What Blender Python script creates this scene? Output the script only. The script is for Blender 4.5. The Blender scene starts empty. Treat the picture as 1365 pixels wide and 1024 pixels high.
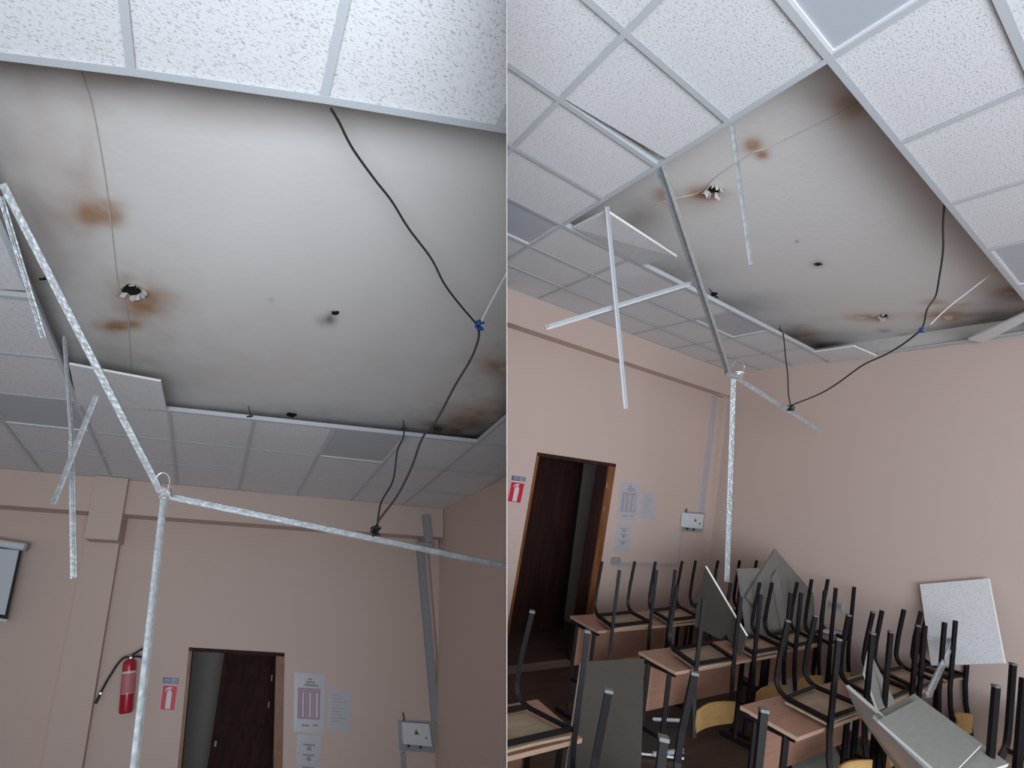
import bpy, bmesh, math, random
from mathutils import Vector, Matrix, noise
random.seed(7)

# ------------------------------------------------------------------ camera, world, lights, exposure
W, H = 1365.0, 1024.0
F, CX, CY = 700.0, 590.0, 570.0
RA = [[0.9828366, -0.1843828, 0.0059306], [0.0754076, 0.3721987, -0.9250848], [0.1683624, 0.9096544, 0.3797144]]
RB = [[0.8288422, -0.5411643, 0.1419922], [0.1496228, -0.0301477, -0.9882834], [0.5391044, 0.8403763, 0.0559829]]
SKA, SKB = -0.260540, 0.202592
CAM = Vector((0, 0, 1.85))
mRA, mRB = Matrix(RA), Matrix(RB)
scene = bpy.context.scene
col = scene.collection
cam_d = bpy.data.cameras.new('camera'); cam = bpy.data.objects.new('camera', cam_d); col.objects.link(cam)
cam_d.sensor_fit = 'HORIZONTAL'; cam_d.sensor_width = 36.0
cam_d.lens = F / W * 36.0
cam_d.shift_x = (W / 2 - CX) / W
cam_d.shift_y = (CY - H / 2) / W
cam_d.clip_start = 0.02; cam_d.clip_end = 100
right, down, fwd = Vector(RB[0]), Vector(RB[1]), Vector(RB[2])
m = Matrix((right, -down, -fwd)).transposed().to_4x4(); m.translation = CAM
cam.matrix_world = m
scene.camera = cam

world = bpy.data.worlds.new('world'); scene.world = world; world.use_nodes = True
bg = world.node_tree.nodes['Background']
bg.inputs[0].default_value = (0.70, 0.66, 0.68, 1); bg.inputs[1].default_value = 0.63

def area(name, loc, to, sx, sy, power, color):
    l = bpy.data.lights.new(name, 'AREA'); l.shape = 'RECTANGLE'; l.size = sx; l.size_y = sy
    l.energy = power; l.color = color
    o = bpy.data.objects.new(name, l); col.objects.link(o); o.location = loc
    o.rotation_euler = (Vector(to) - Vector(loc)).to_track_quat('-Z', 'Y').to_euler()
    return o
# daylight through the windows of the wall behind the photographer (one row for each of the two rooms)
area('window_light', (0.0, -2.3, 1.6), (5.8, 1.2, 2.2), 4.2, 1.9, 285, (0.80, 0.90, 1.0))
area('window_light', (-2.15, -3.2, 0.9), (1.4, 3.0, 2.6), 4.4, 1.9, 150, (0.80, 0.90, 1.0))

vs = scene.view_settings
vs.view_transform = 'Standard'; vs.look = 'None'; vs.gamma = 1.0; vs.use_curve_mapping = False
vs.exposure = 0.0

# ------------------------------------------------------------------ materials
def mat(name, rgb, rough=0.7, metal=0.0, bump=0.0, bscale=60.0, var=0.06, vscale=4.0, spec=0.3, stretch=None):
    mt = bpy.data.materials.new(name); mt.use_nodes = True
    nt = mt.node_tree; b = nt.nodes['Principled BSDF']
    b.inputs['Roughness'].default_value = rough; b.inputs['Metallic'].default_value = metal
    b.inputs['Specular IOR Level'].default_value = spec
    tc = nt.nodes.new('ShaderNodeTexCoord'); mp = nt.nodes.new('ShaderNodeMapping')
    nt.links.new(tc.outputs['Object'], mp.inputs['Vector'])
    if stretch: mp.inputs['Scale'].default_value = stretch
    n = nt.nodes.new('ShaderNodeTexNoise'); n.inputs['Scale'].default_value = vscale; n.inputs['Detail'].default_value = 6
    nt.links.new(mp.outputs[0], n.inputs['Vector'])
    r = nt.nodes.new('ShaderNodeMix'); r.data_type = 'RGBA'
    r.inputs['A'].default_value = (*[c * (1 - var) for c in rgb], 1); r.inputs['B'].default_value = (*[min(1, c * (1 + var)) for c in rgb], 1)
    nt.links.new(n.outputs['Fac'], r.inputs['Factor'])
    nt.links.new(r.outputs['Result'], b.inputs['Base Color'])
    if bump:
        n2 = nt.nodes.new('ShaderNodeTexNoise'); n2.inputs['Scale'].default_value = bscale; n2.inputs['Detail'].default_value = 4
        nt.links.new(mp.outputs[0], n2.inputs['Vector'])
        bp = nt.nodes.new('ShaderNodeBump'); bp.inputs['Strength'].default_value = bump; bp.inputs['Distance'].default_value = 0.01
        nt.links.new(n2.outputs['Fac'], bp.inputs['Height']); nt.links.new(bp.outputs[0], b.inputs['Normal'])
    return mt

def fissured(name, rgb, sc=(95, 230, 95), thr=0.36, dark=0.62, size=1.0):
    mt = mat(name, rgb, 0.9, var=0.02, spec=0.1)
    nt = mt.node_tree; b = nt.nodes['Principled BSDF']
    tc = nt.nodes.new('ShaderNodeTexCoord'); mp = nt.nodes.new('ShaderNodeMapping'); mp.inputs['Scale'].default_value = sc
    nt.links.new(tc.outputs['Object'], mp.inputs['Vector'])
    n = nt.nodes.new('ShaderNodeTexNoise'); n.inputs['Scale'].default_value = 1.0 * size; n.inputs['Detail'].default_value = 3
    n.inputs['Roughness'].default_value = 0.6; n.inputs['Distortion'].default_value = 0.4
    nt.links.new(mp.outputs[0], n.inputs['Vector'])
    cr = nt.nodes.new('ShaderNodeValToRGB'); cr.color_ramp.elements[0].position = thr; cr.color_ramp.elements[1].position = thr + 0.07
    cr.color_ramp.elements[0].color = (dark, dark, dark, 1); cr.color_ramp.elements[1].color = (1, 1, 1, 1)
    nt.links.new(n.outputs['Fac'], cr.inputs[0])
    old = b.inputs['Base Color'].links[0].from_socket
    mx = nt.nodes.new('ShaderNodeMix'); mx.data_type = 'RGBA'; mx.blend_type = 'MULTIPLY'; mx.inputs['Factor'].default_value = 1
    nt.links.new(old, mx.inputs['A']); nt.links.new(cr.outputs[0], mx.inputs['B']); nt.links.new(mx.outputs['Result'], b.inputs['Base Color'])
    bp = nt.nodes.new('ShaderNodeBump'); bp.inputs['Strength'].default_value = 0.5; bp.inputs['Distance'].default_value = 0.004
    nt.links.new(cr.outputs[0], bp.inputs['Height']); nt.links.new(bp.outputs[0], b.inputs['Normal'])
    return mt

def wood(name, c1, c2, rough=0.5, sc=(3, 40, 40)):
    mt = mat(name, c1, rough, var=0)
    nt = mt.node_tree; b = nt.nodes['Principled BSDF']
    tc = nt.nodes.new('ShaderNodeTexCoord'); mp = nt.nodes.new('ShaderNodeMapping'); mp.inputs['Scale'].default_value = sc
    nt.links.new(tc.outputs['Object'], mp.inputs['Vector'])
    n = nt.nodes.new('ShaderNodeTexNoise'); n.inputs['Scale'].default_value = 1; n.inputs['Detail'].default_value = 8; n.inputs['Distortion'].default_value = 0.8
    nt.links.new(mp.outputs[0], n.inputs['Vector'])
    cr = nt.nodes.new('ShaderNodeValToRGB'); cr.color_ramp.elements[0].position = 0.35; cr.color_ramp.elements[1].position = 0.68
    cr.color_ramp.elements[0].color = (*c2, 1); cr.color_ramp.elements[1].color = (*c1, 1)
    nt.links.new(n.outputs['Fac'], cr.inputs[0]); nt.links.new(cr.outputs[0], b.inputs['Base Color'])
    return mt

def galvanised(name):
    mt = mat(name, (0.46, 0.48, 0.49), 0.36, 0.38, var=0.5, vscale=45)
    nt = mt.node_tree; b = nt.nodes['Principled BSDF']
    tc = nt.nodes.new('ShaderNodeTexCoord')
    v = nt.nodes.new('ShaderNodeTexVoronoi'); v.inputs['Scale'].default_value = 55
    nt.links.new(tc.outputs['Object'], v.inputs['Vector'])
    bp = nt.nodes.new('ShaderNodeBump'); bp.inputs['Strength'].default_value = 0.5; bp.inputs['Distance'].default_value = 0.004
    nt.links.new(v.outputs['Distance'], bp.inputs['Height']); nt.links.new(bp.outputs[0], b.inputs['Normal'])
    return mt

def slab_mat():
    mt = mat('scorched_plaster', (0.73, 0.705, 0.68), 0.85, bump=0.12, bscale=30, var=0.03, vscale=2.5, spec=0.15)
    nt = mt.node_tree; b = nt.nodes['Principled BSDF']
    base = b.inputs['Base Color'].links[0].from_socket
    tc = nt.nodes.new('ShaderNodeTexCoord')
    nz = nt.nodes.new('ShaderNodeTexNoise'); nz.inputs['Scale'].default_value = 7; nz.inputs['Detail'].default_value = 6
    nt.links.new(tc.outputs['Object'], nz.inputs['Vector'])
    prev = base
    for att, rgb in (('rust', (0.36, 0.17, 0.07)), ('soot_shade', (0.025, 0.025, 0.027)), ('flake', (0.80, 0.60, 0.44))):
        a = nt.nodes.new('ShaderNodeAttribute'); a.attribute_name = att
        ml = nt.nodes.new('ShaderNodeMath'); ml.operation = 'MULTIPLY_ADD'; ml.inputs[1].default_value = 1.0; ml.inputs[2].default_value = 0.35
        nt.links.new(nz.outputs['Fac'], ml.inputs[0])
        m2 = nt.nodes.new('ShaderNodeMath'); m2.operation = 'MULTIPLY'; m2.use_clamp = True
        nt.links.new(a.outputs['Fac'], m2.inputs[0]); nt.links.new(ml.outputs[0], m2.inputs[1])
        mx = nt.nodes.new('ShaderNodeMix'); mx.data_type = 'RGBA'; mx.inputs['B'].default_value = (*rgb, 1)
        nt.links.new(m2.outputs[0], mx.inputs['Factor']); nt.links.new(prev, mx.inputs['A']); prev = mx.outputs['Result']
    nt.links.new(prev, b.inputs['Base Color'])
    return mt

M = dict(
    wall=mat('beige_wall_paint', (0.57, 0.44, 0.385), 0.75, bump=0.05, bscale=25, var=0.02, vscale=1.5),
    tile=fissured('fissured_mineral_tile', (0.76, 0.75, 0.76)),
    tileplain=mat('tile_edge', (0.82, 0.80, 0.78), 0.9),
    tileback=mat('grey_fibre_tile_back', (0.29, 0.295, 0.265), 0.95, bump=0.4, bscale=180, var=0.12, vscale=12, stretch=(1, 6, 1)),
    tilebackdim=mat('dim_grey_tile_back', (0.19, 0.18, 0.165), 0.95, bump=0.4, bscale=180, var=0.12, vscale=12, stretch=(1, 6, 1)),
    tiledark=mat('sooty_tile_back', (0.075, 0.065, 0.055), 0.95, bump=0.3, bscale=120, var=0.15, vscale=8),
    rail=mat('white_enamel_rail', (0.53, 0.55, 0.57), 0.4, var=0.02),
    zinc=galvanised('galvanised_steel'),
    lamp=mat('unlit_led_diffuser', (0.47, 0.50, 0.54), 0.35, var=0.03),
    lampframe=mat('white_lamp_frame', (0.75, 0.75, 0.77), 0.4),
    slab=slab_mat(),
    floor=wood('brown_linoleum', (0.115, 0.07, 0.05), (0.075, 0.045, 0.034), 0.45, (1.2, 9, 9)),
    darkdoor=wood('dark_brown_door', (0.045, 0.014, 0.010), (0.020, 0.006, 0.005), 0.8, (12, 12, 1.5)),
    jamb=wood('orange_brown_jamb', (0.24, 0.095, 0.035), (0.15, 0.05, 0.018), 0.4, (14, 14, 2)),
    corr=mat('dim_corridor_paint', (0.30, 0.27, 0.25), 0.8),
    steel=mat('black_painted_tube', (0.007, 0.005, 0.006), 0.5, var=0.1, spec=0.18),
    cap=mat('grey_plastic_cap', (0.12, 0.115, 0.115), 0.6),
    ply=wood('birch_plywood', (0.68, 0.43, 0.18), (0.56, 0.33, 0.12), 0.45, (5, 30, 30)),
    seat=wood('worn_seat_plywood', (0.42, 0.32, 0.22), (0.33, 0.24, 0.16), 0.55, (6, 40, 40)),
    desk=wood('pinkish_beech_laminate', (0.42, 0.235, 0.165), (0.36, 0.19, 0.13), 0.38, (3, 45, 45)),
    edge=mat('light_desk_edging', (0.44, 0.29, 0.21), 0.5),
    grey=mat('grey_plastic', (0.30, 0.305, 0.32), 0.5, var=0.03),
    white=mat('white_plastic', (0.62, 0.64, 0.66), 0.4, var=0.02),
    paper=mat('white_paper_in_sleeve', (0.46, 0.445, 0.475), 0.3, var=0.04, spec=0.5),
    ink=mat('faded_ink', (0.30, 0.28, 0.32), 0.7),
    pinkink=mat('pink_table_ink', (0.40, 0.24, 0.30), 0.6),
    greyink=mat('grey_table_ink', (0.36, 0.33, 0.38), 0.6),
    trunk=mat('lilac_trunking', (0.44, 0.40, 0.41), 0.5, var=0.02),
    signred=mat('sign_red', (0.55, 0.02, 0.045), 0.4, var=0.02),
    signwhite=mat('sign_white', (0.62, 0.60, 0.60), 0.4, var=0.02),
    signblue=mat('sign_blue', (0.055, 0.06, 0.22), 0.4, var=0.02),
    red=mat('red_enamel', (0.42, 0.012, 0.03), 0.25, var=0.03, spec=0.6),
    label=mat('pale_label', (0.50, 0.16, 0.19), 0.5, var=0.12, vscale=60),
    black=mat('black_rubber', (0.012, 0.012, 0.013), 0.5),
    chrome=mat('chrome', (0.8, 0.8, 0.8), 0.2, 1.0),
    screen=mat('projector_fabric', (0.55, 0.58, 0.62), 0.85, var=0.01),
    yellow=mat('warning_yellow', (0.35, 0.30, 0.07), 0.5),
    wire=mat('bright_steel_wire', (0.75, 0.68, 0.68), 0.35, 0.6),
    cable=mat('dark_grey_cable', (0.03, 0.028, 0.03), 0.5),
    bluetape=mat('blue_tape', (0.02, 0.07, 0.28), 0.5),
    whitewire=mat('white_cable', (0.72, 0.70, 0.68), 0.5),
    seam=mat('seam_filler', (0.56, 0.50, 0.44), 0.9),
    hole=mat('black_void', (0.01, 0.008, 0.007), 1.0),
    plaster=mat('torn_plaster', (0.50, 0.47, 0.44), 0.9, var=0.12, vscale=30),
    partition=mat('grey_partition', (0.35, 0.33, 0.32), 0.9),
)

# ------------------------------------------------------------------ mesh helpers (everything is built in world metres)
class MB:
    def __init__(s): s.v = []; s.f = []
    def add(s, v, f):
        b = len(s.v); s.v += [Vector(p) for p in v]; s.f += [tuple(b + i for i in q) for q in f]; return s
    def prism(s, poly, vec):
        """solid from a polygon swept along vec"""
        n = len(poly); vec = Vector(vec); p = [Vector(q) for q in poly]
        return s.add(p + [q + vec for q in p], [tuple(range(n - 1, -1, -1)), tuple(range(n, 2 * n))] +
                     [(i, (i + 1) % n, n + (i + 1) % n, n + i) for i in range(n)])
    def box(s, o, a, b, c):
        o, a, b, c = map(Vector, (o, a, b, c))
        return s.prism([o, o + a, o + a + b, o + b], c)
    def tube(s, pts, r, n=8, caps=True, sq=False, up=None):
        pts = [Vector(p) for p in pts]; rings = []
        t0 = (pts[1] - pts[0]).normalized()
        ref = Vector(up) if up is not None else (Vector((0, 0, 1)) if abs(t0.z) < 0.9 else Vector((1, 0, 0)))
        if sq: n = 4
        base = len(s.v)
        for i, p in enumerate(pts):
            if i == 0: t = pts[1] - pts[0]
            elif i == len(pts) - 1: t = pts[-1] - pts[-2]
            else: t = (pts[i] - pts[i - 1]).normalized() + (pts[i + 1] - pts[i]).normalized()
            t.normalize()
            a = ref - t * ref.dot(t)
            if a.length < 1e-4: a = t.orthogonal()
            a.normalize(); b = t.cross(a); ref = a
            rr = r[i] if isinstance(r, (list, tuple)) else r
            for k in range(n):
                an = 2 * math.pi * (k + (0.5 if sq else 0)) / n
                q = rr * (1.414 if sq else 1)
                s.v.append(p + a * math.cos(an) * q + b * math.sin(an) * q)
        for i in range(len(pts) - 1):
            for k in range(n):
                x = base + i * n; k2 = (k + 1) % n
                s.f.append((x + k, x + k2, x + n + k2, x + n + k))
        if caps:
            s.f.append(tuple(base + k for k in range(n - 1, -1, -1)))
            e = base + (len(pts) - 1) * n
            s.f.append(tuple(e + k for k in range(n)))
        return s
    def tee(s, p0, p1, up, w=0.024, h=0.036, t=0.002):
        """ceiling T profile: flange (w) with a web (h) standing on it along 'up'"""
        p0, p1, up = Vector(p0), Vector(p1), Vector(up)
        d = (p1 - p0).normalized(); up = (up - d * up.dot(d)).normalized(); a = d.cross(up)
        L = p1 - p0
        s.prism([p0 - a * w / 2, p0 + a * w / 2, p0 + a * w / 2 + up * t, p0 - a * w / 2 + up * t], L)
        s.prism([p0 - a * t * .8 + up * t, p0 + a * t * .8 + up * t, p0 + a * t * .8 + up * h, p0 - a * t * .8 + up * h], L)
        s.prism([p0 - a * .004 + up * (h - .006), p0 + a * .004 + up * (h - .006), p0 + a * .004 + up * h, p0 - a * .004 + up * h], L)
        return s

CLIP = {'A': [], 'B': []}
SIDE = 'B'
ALLOBJ = []
def world_of(o):
    p = Vector(o.location)
    while o.parent: o = o.parent; p += Vector(o.location)
    return p
def obj(name, mb, material, parent=None, label=None, cat=None, group=None, kind=None, smooth=False, mats=None, midx=None):
    vs_ = mb.v
    lo = [min(v[i] for v in vs_) for i in range(3)]; hi = [max(v[i] for v in vs_) for i in range(3)]
    org = Vector(((lo[0] + hi[0]) / 2, (lo[1] + hi[1]) / 2, lo[2]))
    me = bpy.data.meshes.new(name)
    me.from_pydata([tuple(v - org) for v in vs_], [], mb.f)
    bm = bmesh.new(); bm.from_mesh(me); bmesh.ops.recalc_face_normals(bm, faces=bm.faces[:]); bm.to_mesh(me); bm.free()
    for mm in (mats or [material]): me.materials.append(mm)
    if midx:
        for i, p in enumerate(me.polygons): p.material_index = midx(i, p)
    if smooth:
        for p in me.polygons: p.use_smooth = True
    o = bpy.data.objects.new(name, me); col.objects.link(o)
    if parent: o.parent = parent; o.location = org - world_of(parent)
    else: o.location = org
    for k, val in (('label', label), ('category', cat), ('group', group), ('kind', kind)):
        if val: o[k] = val
    ALLOBJ.append((o, SIDE))
    return o
def thing(name, loc, label, cat, group=None, kind=None):
    o = bpy.data.objects.new(name, None); col.objects.link(o); o.location = loc; o.empty_display_size = 0.1
    if label: o['label'] = label
    if cat: o['category'] = cat
    if group: o['group'] = group
    if kind: o['kind'] = kind
    return o

# ------------------------------------------------------------------ rays, planes and the two rooms' frames
S = 1.5
def ray(px, py): return mRB.transposed() @ Vector(((px - CX) / F, (py - CY) / F, 1.0))
def hit(px, py, pl):
    p, n = pl; d = ray(px, py); return CAM + d * ((p - CAM).dot(n) / d.dot(n))
def plane3(a, b, c): return (a, (b - a).cross(c - a).normalized())
class Room:
    def __init__(s, R3, skew):
        X, Y, Z = [mRB.transposed() @ Vector([R3[r][c] for r in range(3)]) for c in range(3)]
        s.X, s.Y, s.Z = X, Y, Z; s.V = Y * math.cos(skew) + X * math.sin(skew)
    def at(s, u, v, h): return CAM + (s.X * u + s.V * v) * S + s.Z * h       # h: metres above the lens
    def hz(s, px, py, h): return hit(px, py, (CAM + s.Z * h, s.Z))
    def hy(s, px, py, y): return hit(px, py, (CAM + s.Y * y, s.Y))
    def wall(s, pa, pb):
        a, b = s.hz(*pa, S), s.hz(*pb, S)
        n = (b - a).cross(s.Z).normalized()
        if n.dot(CAM - a) < 0: n = -n
        return (a, n)
A, B = Room(RA, SKA), Room(RB, SKB)
for r_, w1, w2, s1, s2 in ((A, (0, 632), (583, 684), (583, 684), (675, 635)), (B, (675, 391), (967, 499), (967, 499), (1365, 449))):
    r_.back, r_.side = r_.wall(w1, w2), r_.wall(s1, s2)
A.cor, B.cor = A.hz(583, 684, S), B.hz(967, 499, S)
HG, HS = S, S + 0.15                 # suspended grid and slab heights above the lens
FL = -1.85
def A_u(i, v): t = (v - .787) / 1.75; return (-.26 + .06 * t) + (.355 + .03 * t) * i
def A_node(i, j):
    far = lambda u: 2.55 + .085 * u
    v = .787
    for _ in range(4):
        u = A_u(i, v); n0 = .772 + .036 * (.45 - u) ** 2
        v = n0 + (far(u) - n0) * j / 4 if j <= 4 else far(u) + (j - 4) * (.445 + .05 * u)
        if j < 0: v = n0 + .435 * j
    return A_u(i, v), v
A.node = A_node
B.node = lambda i, j: (1.11 + .4310 * (i + 1), .552 + .2585 * j)
# plane of the thin partition between the two rooms; it holds the boundary column of the picture
d1, d2 = ray(675.3, -200), ray(675.3, 1250)
PN = d1.cross(d2).normalized()
if PN.dot(ray(1300, 500)) < 0: PN = -PN
CLIP['A'].append((CAM, -PN)); CLIP['B'].append((CAM, PN))

def plate(room, pts, pl, t, off=0.0):
    """flat box standing on plane pl (normal towards the room) whose front outline passes the given sight lines"""
    p, n = pl; q = [hit(x, y, (p + n * (off + t), n)) for x, y in pts]
    return MB().prism(q, -n * t)
def bil(q, s, t): return (q[0] * (1 - s) + q[1] * s) * (1 - t) + (q[3] * (1 - s) + q[2] * s) * t
def inset_plate(q, n, s0, s1, t0, t1, th):
    """small box on a quad q (TL,TR,BR,BL), raised along n"""
    return MB().prism([bil(q, s0, t0) + n * .0004, bil(q, s1, t0) + n * .0004, bil(q, s1, t1) + n * .0004, bil(q, s0, t1) + n * .0004], n * th)

# ------------------------------------------------------------------ room shells
def build_shell(room, door_px, below, imin, jmin, tag):
    """walls, slab, floor"""
    Z = room.Z; cor = room.cor
    pb, nb = room.back; ps, ns = room.side
    eb = (pb - cor).normalized(); eb = eb if eb.dot(room.X) < 0 else -eb            # along the back wall, away from the corner
    es = Z.cross(ns).normalized(); es = es if es.dot(room.Y) < 0 else -es
    top = HS - HG; hgt = HS - FL
    # back wall with a door hole
    q = [hit(x, y, room.back) for x, y in door_px]                               # TL, TR, then points lower on the left / right jamb
    def co(p): d = p - cor; return d.dot(eb), d.dot(Z)
    L = 9.0
    (sL, zL), (sR, zR), (sr2, zr2), (sl2, zl2) = map(co, q)
    zb = FL - HG
    sLb = sL + (sl2 - sL) * (zb - zL) / (zl2 - zL); sRb = sR + (sr2 - sR) * (zb - zR) / (zr2 - zR)
    P = lambda s_, z_: cor + eb * s_ + Z * z_
    w = MB()
    w.prism([P(0, top), P(sR, top), P(sR, zR), P(sRb, zb), P(0, zb)], -nb * .15)
    w.prism([P(sR, top), P(sL, top), P(sL, zL), P(sR, zR)], -nb * .15)
    w.prism([P(sL, top), P(L, top), P(L, zb), P(sLb, zb), P(sL, zL)], -nb * .15)
    wall_back = obj('wall_back', w, M['wall'], kind='structure')
    w = MB().prism([P(0, top), P(0, zb), P(0, zb) + es * 7, P(0, top) + es * 7], -ns * .15)
    wall_side = obj('wall_right', w, M['wall'], kind='structure')
    o_ = cor + ns * .004
    obj('trim_5', MB().prism([o_ + Z * .001, o_ + Z * (top - .002), o_ + Z * (top - .002) + es * 7, o_ + Z * .001 + es * 7], -ns * .003), M['plaster'], kind='structure')
    # floor
    f = MB().prism([P(-.1, zb), P(L, zb), P(L, zb) + es * 8, P(-.1, zb) + es * 8], -Z * .1)
    obj('floor', f, M['floor'], kind='structure')
    return P, (sL, zL, sR, zR, sLb, sRb, zb), eb, es, wall_back, wall_side

def slab(room, stains, flakes, soot_shades, holes, seam):
    """the concrete ceiling above the grid, with its burn marks and painted edge shade"""
    # stains: (px,py,dx,dy,strength); smoke marks along the opening's edges include painted shade of the gap
    def field(lst):
        out = []
        for px, py, dx, dy, st in lst:
            c = room.hz(px, py, HS); a = room.hz(px + dx, py, HS) - c; b_ = room.hz(px, py + dy, HS) - c
            ax, ay, bx, by = a.dot(room.X), a.dot(room.Y), b_.dot(room.X), b_.dot(room.Y)
            det = ax * by - ay * bx
            out.append((c.dot(room.X), c.dot(room.Y), by / det, -bx / det, -ay / det, ax / det, st))
        return out
    fr, ff, fs = field(stains), field(flakes), field(soot_shades)
    u0, u1, v0, v1 = -1.4, 4.2, .1, 4.6
    if room is A: u0, u1, v0, v1 = -1.5, 2.2, .3, 3.2
    else: u0, u1, v0, v1 = .6, 4.0, .2, 1.95
    nx, ny = 240, 190
    mb = MB(); vals = {'rust': [], 'soot_shade': [], 'flake': []}
    for j in range(ny + 1):
        for i in range(nx + 1):
            p = room.at(u0 + (u1 - u0) * i / nx, v0 + (v1 - v0) * j / ny, HS); mb.v.append(p)
            x, y = p.dot(room.X), p.dot(room.Y)
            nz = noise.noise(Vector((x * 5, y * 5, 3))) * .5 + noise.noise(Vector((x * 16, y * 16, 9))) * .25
            for key, fl in (('rust', fr), ('soot_shade', fs), ('flake', ff)):
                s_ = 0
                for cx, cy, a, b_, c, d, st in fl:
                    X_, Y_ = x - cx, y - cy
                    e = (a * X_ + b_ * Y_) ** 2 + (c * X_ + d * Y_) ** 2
                    e *= 1 + nz * (1.1 if key != 'soot_shade' else .4)
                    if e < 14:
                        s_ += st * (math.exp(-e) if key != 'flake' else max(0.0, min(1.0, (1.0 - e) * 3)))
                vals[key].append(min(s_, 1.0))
    for j in range(ny):
        for i in range(nx):
            a = j * (nx + 1) + i; mb.f.append((a, a + 1, a + nx + 2, a + nx + 1))
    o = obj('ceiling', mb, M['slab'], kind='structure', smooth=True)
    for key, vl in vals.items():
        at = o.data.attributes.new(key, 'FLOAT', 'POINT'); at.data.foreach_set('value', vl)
    # thickness above so that it is a solid slab and closes the room beyond the burnt part
    t = MB().prism([room.at(-6, -3, HS + .012), room.at(6, -3, HS + .012), room.at(6, 6, HS + .012), room.at(-6, 6, HS + .012)], room.Z * .2)
    obj('slab', t, M['plaster'], parent=o)
    sp = smooth_path([room.hz(x, y, HS - .001) for x, y in seam])
    sm = MB()
    for a_, b2_ in zip(sp, sp[1:]):
        w_ = (b2_ - a_).normalized().cross(room.Z) * .0018
        sm.prism([a_ - w_, a_ + w_, b2_ + w_, b2_ - w_], -room.Z * .004)
    obj('seam', sm, M['seam'], parent=o)
    for px, py, rx, ry, kind in holes:
        c = room.hz(px, py, HS - .002); a = room.hz(px + rx, py, HS - .002) - c; b_ = room.hz(px, py + ry, HS - .002) - c
        rnd = random.Random(int(px))
        ring = []
        for k in range(14):
            an = 2 * math.pi * k / 14; r_ = 1 + rnd.uniform(-.25, .25); ring.append(c + (a * math.cos(an) + b_ * math.sin(an)) * r_)
        obj('hole', MB().prism(ring, -room.Z * .003), M['hole'], parent=o)
        if kind == 'torn':
            fl = MB()
            for k in range(14):
                if rnd.random() < .75:
                    p, q = ring[k], ring[(k + 1) % 14]; out = (p + q) / 2 - c
                    fl.prism([p, q, q + out * rnd.uniform(.1, .5) - room.Z * rnd.uniform(.01, .03), p + out * rnd.uniform(.2, .7) - room.Z * rnd.uniform(.015, .04)], -room.Z * .004)
            obj('plaster_flap', fl, M['plaster'], parent=o)
    return o

def build_grid(room, irange, jrange, missing, panels, raised=()):
    root = thing('suspended_ceiling', room.at(*room.node(irange[0], jrange[0]), HG), None, None, kind='structure')
    N = lambda i, j, h=0.0: room.at(*room.node(i, j), HG + h)
    present = lambda i, j: irange[0] <= i < irange[1] and jrange[0] <= j < jrange[1] and (i, j) not in missing
    def corners(i, j, m_):
        q = [N(i, j), N(i + 1, j), N(i + 1, j + 1), N(i, j + 1)]; out = []
        for k in range(4):
            e1 = (q[(k + 1) % 4] - q[k]).normalized(); e2 = (q[(k - 1) % 4] - q[k]).normalized()
            out.append(q[k] + e1 * m_ + e2 * m_)
        return out
    for j in range(*jrange):
        for i in range(*irange):
            if not present(i, j): continue
            if (i, j) in panels:
                c = corners(i, j, .008); c2 = corners(i, j, .020)
                b = obj('panel_light', MB().prism([p + room.Z * .006 for p in c2], room.Z * .02), M['lamp'],
                        label=panels[(i, j)], cat='ceiling light', group=None)
                fr = MB()
                for k in range(4):
                    fr.prism([c[k], c[(k + 1) % 4], c2[(k + 1) % 4], c2[k]], room.Z * .012)
                for z_ in range(1): pass
                obj('frame', fr, M['lampframe'], parent=b)
            else:
                rs = {k_: z_ for (a_, k_, z_) in [(r[0], r[1], r[2]) for r in raised if r[0] == (i, j)]}
                c = corners(i, j, .006)
                pts = [p + room.Z * (.004 + rs.get(k, 0.0)) for k, p in enumerate(c)]
                if (i, j) == (-2, 1): pts[2] = pts[2] - room.V * .055; pts[3] = pts[3] - room.V * .004
                obj('ceiling_tile', MB().prism(pts, room.Z * .014), M['tile'], parent=root)
    # rails: every grid line, in runs where a neighbouring cell is still there
    def runs(flags):
        out, st = [], None
        for k, fl in enumerate(flags + [False]):
            if fl and st is None: st = k
            if not fl and st is not None: out.append((st, k)); st = None
        return out
    for i in range(irange[0], irange[1] + 1):
        for a, b_ in runs([present(i, j) or present(i - 1, j) for j in range(*jrange)]):
            pts = [N(i, jrange[0] + k, -.004) for k in range(a, b_ + 1)]
            mb = MB()
            for p, q in zip(pts, pts[1:]): mb.tee(p, q, room.Z)
            obj('ceiling_rail', mb, M['rail'], parent=root)
    for j in range(jrange[0], jrange[1] + 1):
        for a, b_ in runs([present(i, j) or present(i, j - 1) for i in range(*irange)]):
            pts = [N(irange[0] + k, j, -.0043) for k in range(a, b_ + 1)]
            mb = MB()
            for p, q in zip(pts, pts[1:]): mb.tee(p, q, room.Z)
            obj('ceiling_rail', mb, M['rail'], parent=root)
    return root

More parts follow.
